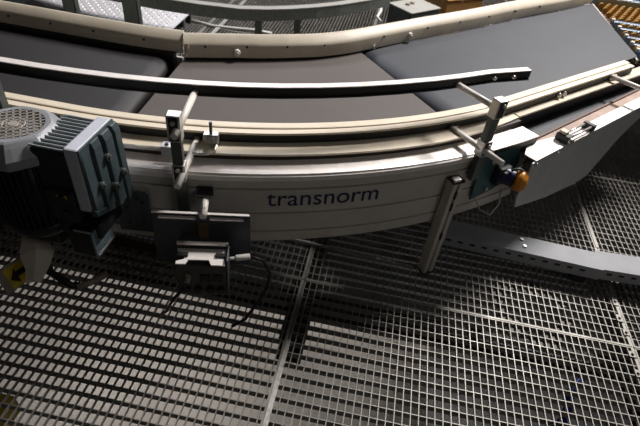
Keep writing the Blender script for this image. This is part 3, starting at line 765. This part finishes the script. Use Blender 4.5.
# ------------------------------------------------------------------ skate wheel conveyor at top right
sk = empty('skate_wheel_conveyor', (1.45,3.3,.0), 'skate wheel conveyor at top right with blue grey rails and yellow wheels', 'conveyor')
rails = [(4.00,.03),(3.56,.016),(3.42,.014),(3.27,.014),(3.15,.014),(3.04,.014),(2.90,.016)]
for y,w in rails:
    b = MB(); b.box((1.40,y-w,.60),(2.30,y+w,.655 if w < .03 else .69)); b.build('rail', M['bluesteel'], sk, .002)
b = MB(); b.box((1.56,3.975,.6905),(1.64,4.02,.6945)); b.build('label_plate', M['white'], sk)
for y,w in rails[1:]:
    b = MB(); b.cyl((1.408,y,.655),(1.408,y,.668),.012,12); b.build('cap_bolt', M['white'], sk, .001)
cnt = 0
wm = None
for j,y in enumerate((3.925,3.875,3.825,3.775,3.725,3.675,3.625,3.49,3.345,3.21,3.095)):
    n = 9 if y > 3.6 else 7
    for i in range(n):
        x = 1.43 + i*.050 + (j%2)*.025
        if wm is None:
            b = MB(); b.cyl((-.0,-.009,0),(0,.009,0),.019,16); b.cyl((0,-.014,0),(0,.014,0),.006,10)
            o = b.build('wheel', M['wheel'], sk, .002); wm = o.data
            o.matrix_world = Matrix.Translation(Vector((x,y,.645)))
        else:
            o = bpy.data.objects.new('wheel', wm); COL.objects.link(o); o.parent = sk
            o.matrix_parent_inverse = sk.matrix_world.inverted(); o.location = (x,y,.645)
            md = o.modifiers.new('edge','BEVEL'); md.width = .002; md.segments = 2
        cnt += 1
b = MB(); b.box((1.42,3.0,.56),(2.2,3.98,.60)); b.build('bed_plate', M['brown'], sk)
for x,y in ((1.46,3.06),(1.46,3.95),(2.2,3.06),(2.2,3.95)):
    b = MB(); b.box((x-.025,y-.025,.002),(x+.025,y+.025,.56)); b.build('leg', M['post'], sk, .003)

# ------------------------------------------------------------------ background behind the inner guard
# checker plate step
st = empty('checker_plate_step', (-2.1,3.6,.0), 'bright checker plate step behind the inner guard between dark posts', 'step')
ZS = .30
corner = [(-2.30,2.75),(-1.62,2.80),(-1.62,3.08),(-1.475,3.44),(-1.50,3.60),(-2.35,3.9)]
corner = [(-2.55,2.70),(-1.52,2.78),(-1.452,3.05),(-1.462,3.52),(-1.9,3.74),(-2.50,3.9)]
b = MB(); b.prism(corner, ZS-.006, ZS); b.build('tread', M['diamond'], st, .001)
b = MB()
for i in range(26):
    for j in range(26):
        x = -2.42+i*.036; y = 2.74+j*.038
        inside = y < 3.48+(-1.475-x)*.30 and x < -1.485 and y > 2.80
        if inside:
            a = math.radians(45 if (i+j)%2 else -45); Mr = Matrix.Translation(Vector((x,y,ZS))) @ Matrix.Rotation(a,4,'Z')
            b.sweep([[Mr@Vector(v) for v in ((-.013,0,.0002),(-.006,-.0035,.0002),(.006,-.0035,.0002),(.013,0,.0002),(.006,.0035,.0002),(-.006,.0035,.0002))],
                     [Mr@Vector(v) for v in ((-.009,0,.003),(-.005,-.0015,.003),(.005,-.0015,.003),(.009,0,.003),(.005,.0015,.003),(-.005,.0015,.003))]])
o = b.build('tread_pattern', M['diamond'], st); o['kind'] = 'stuff'
b = MB()
for k in range(7):
    y = 2.85+k*.09; b.box((-1.60+.018*k,y,ZS-.07),(-1.56+.018*k,y+.02,ZS-.006))
b.build('edge_ribs', M['darksteel'], st)
for x,y in ((-1.62,2.85),(-1.56,3.40),(-2.25,3.5)):
    b = MB(); b.box((x-.02,y-.02,.002),(x+.02,y+.02,ZS-.006)); b.build('leg', M['darksteel'], st)

# far curved conveyor frame: galvanised face with white top edge
far = empty('far_curved_rail', (-.75,3.3,0), 'far curved rail with white top edge above the walkway grating at top', 'conveyor frame')
fp = [(-2.6,3.16),(-2.1,3.04),(-1.85,3.01),(-1.646,3.0),(-1.473,2.99),(-1.213,3.0),(-.964,3.035),(-.81,3.10),(-.673,3.18),(-.52,3.295),(-.379,3.424),(-.20,3.62),(-.061,3.80)]
FZ = .50
def ribbon(name, prof, m, parent, pts=fp):
    b = MB(); rings = []
    for i,p in enumerate(pts):
        a = Vector((*pts[max(i-1,0)],0)); c = Vector((*pts[min(i+1,len(pts)-1)],0)); d = (c-a).normalized(); n = Vector((d.y,-d.x,0))
        rings.append([Vector((p[0],p[1],0))+n*u+Vector((0,0,z)) for u,z in prof])
    b.sweep(rings); return b.build(name, m, parent)
ribbon('face', [(0,FZ-.05),(.006,FZ-.05),(.006,FZ+.02),(0,FZ+.02)], M['galvdark'], far)
ribbon('top_edge', [(-.050,FZ+.020),(.008,FZ+.020),(.008,FZ+.026),(-.050,FZ+.026)], M['greyish'], far)
ribbon('inner_board', [(-.20,FZ-.03),(-.046,FZ-.03),(-.046,FZ-.02),(-.20,FZ-.02)], M['darksteel'], far)
for x,y in ((-.865,3.115),(-.63,3.235)):
    b = MB(); b.box((x-.022,y-.012,.002),(x+.022,y+.012,FZ-.048)); b.build('leg', M['post'], far, .002)
kn = empty('knob', (-.66,3.13,.35), 'white ball knob on a short stick by the second leg of the far rail', 'knob')
b = MB(); b.lathe([(.002,-.020),(.012,-.016),(.019,-.006),(.020,.004),(.013,.016),(.002,.020)], c=(-.690,3.20,.41), n=18); b.build('ball', M['white'], kn)
b = MB(); b.cyl((-.690,3.20,.392),(-.66,3.235,.33),.006,10); b.build('stick', M['steel'], kn)
for (x,y,w,lab) in ((-1.80,2.56,.075,'dark green upright post behind the inner guard, left one of the pair'),(-1.455,2.60,.09,'dark green upright post behind the inner guard, right one beside the checker plate corner')):
    b = MB(); b.box((x-w/2,y-.02,.006),(x+w/2,y-.015,1.1)); b.box((x-w/2,y-.02,.006),(x-w/2+.005,y+.02,1.1)); b.box((x+w/2-.005,y-.02,.006),(x+w/2,y+.02,1.1))
    b.box((x-w/2-.02,y-.05,.003),(x+w/2+.02,y+.05,.006))
    tag(b.build('upright_post', M['post'], None, .001), lab, 'post', 'dark green uprights')
b = MB(); b.tube([(-1.75,4.02,.012),(-1.5,3.97,.012),(-1.3,4.0,.012),(-1.15,4.03,.012),(-1.0,4.02,.012)], .011)
tag(b.build('cable', M['white']), 'white cable lying on the grating behind the inner guard', 'cable')
b = MB(); b.box((-1.47,3.75,.003),(-1.435,4.75,.009))
tag(b.build('seam_strip', M['galv']), 'pale strip on the grating seam behind the inner guard, crossed by the white cable', 'metal strip')
# cabinet
cb = empty('cabinet', (.15,3.75,0), 'dark grey green cabinet with pale dusty top behind the inner guard', 'cabinet')
ax_ = Vector((.239,.261,0)).normalized(); Mx = Matrix(((ax_.x,-ax_.y,0,.14),(ax_.y,ax_.x,0,4.23),(0,0,1,-.10),(0,0,0,1)))
b = MB(); b.box((-.165,-.13,.20),(.175,.13,.45),Mx); b.build('body', M['greygreen'], cb, .006)
b = MB(); b.box((-.17,-.135,.450),(.18,.135,.458),Mx); b.build('lid', M['greyish'], cb, .003)
for xx,yy in ((-.05,.03),(.01,.04)):
    b = MB(); b.cyl(Mx@Vector((xx,yy,.462)),Mx@Vector((xx,yy,.472)),.02,12); b.build('knob', M['sleeve'], cb)
for xx,yy in ((-.14,-.10),(.15,-.10),(-.14,.1),(.15,.1)):
    b = MB(); b.box((xx-.015,yy-.015,.102),(xx+.015,yy+.015,.20),Mx); b.build('foot', M['darksteel'], cb)
b = MB(); b.tube([(-.13,4.10,.36),(-.12,4.04,.33),(-.14,3.98,.30),(-.10,3.94,.28)], .012); b.build('wire_end', M['white'], cb)
# wooden crate
cr = empty('crate', (.45,4.2,0), 'orange brown wooden crate at the top edge right of the dark cabinet', 'crate')
Mx = Matrix.Translation(Vector((.47,4.62,-.10))) @ Matrix.Rotation(math.radians(38),4,'Z')
b = MB()
for k in range(1,5): b.box((-.20,-.16,.06+k*.085),(.20,-.145,.06+k*.085+.075),Mx); b.box((-.20,.145,.06+k*.085),(.20,.16,.06+k*.085+.075),Mx)
for k in range(1,5): b.box((-.20,-.145,.06+k*.085),(-.185,.145,.06+k*.085+.075),Mx); b.box((.185,-.145,.06+k*.085),(.20,.145,.06+k*.085+.075),Mx)
b.build('side_boards', M['wood'], cr, .002)
b = MB()
for k in range(4): b.box((-.205,-.165+k*.084,.486),(.205,-.165+k*.084+.078,.50),Mx)
b.build('lid_boards', M['wood'], cr, .002)
b = MB()
for xx in (-.18,.15): b.box((xx,-.15,.102),(xx+.03,.15,.16),Mx)
b.build('runners', M['wood'], cr)
b = MB()
for k in range(5):
    a = k*1.25; b.tube([(.60+.0*k,3.62,.46+.01*k),(.60+.05*math.cos(a),3.62+.05*math.sin(a),.49),(.60+.09*math.cos(a+.4),3.62+.08*math.sin(a+.4),.47)], .009)
tag(b.build('cable_ties', M['white']), 'tangle of white cable ends behind the inner guard right of the crate', 'cable ends')
b = MB(); b.box((.48,3.52,.15),(.80,3.74,.445)); b.box((.50,3.54,.002),(.54,3.58,.15)); b.box((.74,3.68,.002),(.78,3.72,.15)); b.box((.74,3.54,.002),(.78,3.58,.15)); b.box((.50,3.68,.002),(.54,3.72,.15))
tag(b.build('equipment_box', M['motorblack'], None, .005), 'black equipment box under the white cable ends', 'box')

# hall walls, far away, for the background glow and reflections
for nm,p0,p1 in (('wall_back',(-9,10,-2.5),(9,10.1,6)),('wall_left',(-9.1,-6,-2.5),(-9,10,6)),('wall_right',(9,-6,-2.5),(9.1,10,6)),('wall_front',(-9,-6.1,-2.5),(9,-6,6)),('ceiling',(-9,-6,6),(9,10,6.1))):
    b = MB(); b.box(p0,p1); o = b.build(nm, M['wall']); o['kind'] = 'structure'

# ------------------------------------------------------------------ lights
def area(name, loc, target, size, power, color=(1,1,1), sy=None, spread=None):
    l = bpy.data.lights.new(name,'AREA'); l.energy = power; l.color = color; l.size = size
    if sy: l.shape = 'RECTANGLE'; l.size_y = sy
    if spread: l.spread = spread
    o = bpy.data.objects.new(name, l); COL.objects.link(o); o.location = loc
    d = Vector(target)-Vector(loc); o.rotation_euler = d.to_track_quat('-Z','Y').to_euler(); return o
area('hall_lamp', (2.75,5.75,5.75), (-.2,1.8,.4), 1.7, 1060, (1,.955,.91))
area('hall_lamp_far', (-2.5,7.5,5.2), (-.8,3.0,.4), 1.4, 170, (.93,.95,1))
area('lower_lamp', (-1.6,1.6,-.6), (-1.6,2.3,-2.5), 1.2, 11, (1,.97,.94), 1.0, 2.2)
area('front_fill', (3.4,-1.0,3.6), (.6,1.8,.3), 1.5, 15, (1,.97,.93))  # added fill for the side plate and panel, no such lamp known
w = bpy.data.worlds.new('world'); scn.world = w; w.use_nodes = True
w.node_tree.nodes['Background'].inputs[0].default_value = (.5,.52,.55,1)
w.node_tree.nodes['Background'].inputs[1].default_value = .04

# ------------------------------------------------------------------ camera
cam = bpy.data.cameras.new('camera'); co = bpy.data.objects.new('camera', cam); COL.objects.link(co)
f_ = 487.0
Nn = Vector((-73,563,f_)); An = Vector((116,-407,f_))
Zc = -Nn.normalized(); Yc = (An - Zc*An.dot(Zc)).normalized(); Xc = Yc.cross(Zc)
Rr = Matrix((Xc,Yc,Zc))
right = Rr @ Vector((1,0,0)); upv = Rr @ Vector((0,-1,0)); back = Rr @ Vector((0,0,-1))
co.matrix_world = Matrix(((right.x,upv.x,back.x,0),(right.y,upv.y,back.y,0),(right.z,upv.z,back.z,1.6),(0,0,0,1)))
cam.sensor_width = 36; cam.sensor_fit = 'HORIZONTAL'; cam.lens = f_/640*36
cam.clip_start = .05; cam.clip_end = 60
cam.dof.use_dof = True; cam.dof.focus_distance = 1.75; cam.dof.aperture_fstop = 3.2
scn.camera = co
scn.view_settings.view_transform = 'Standard'; scn.view_settings.look = 'None'; scn.view_settings.gamma = 1
scn.view_settings.exposure = 0
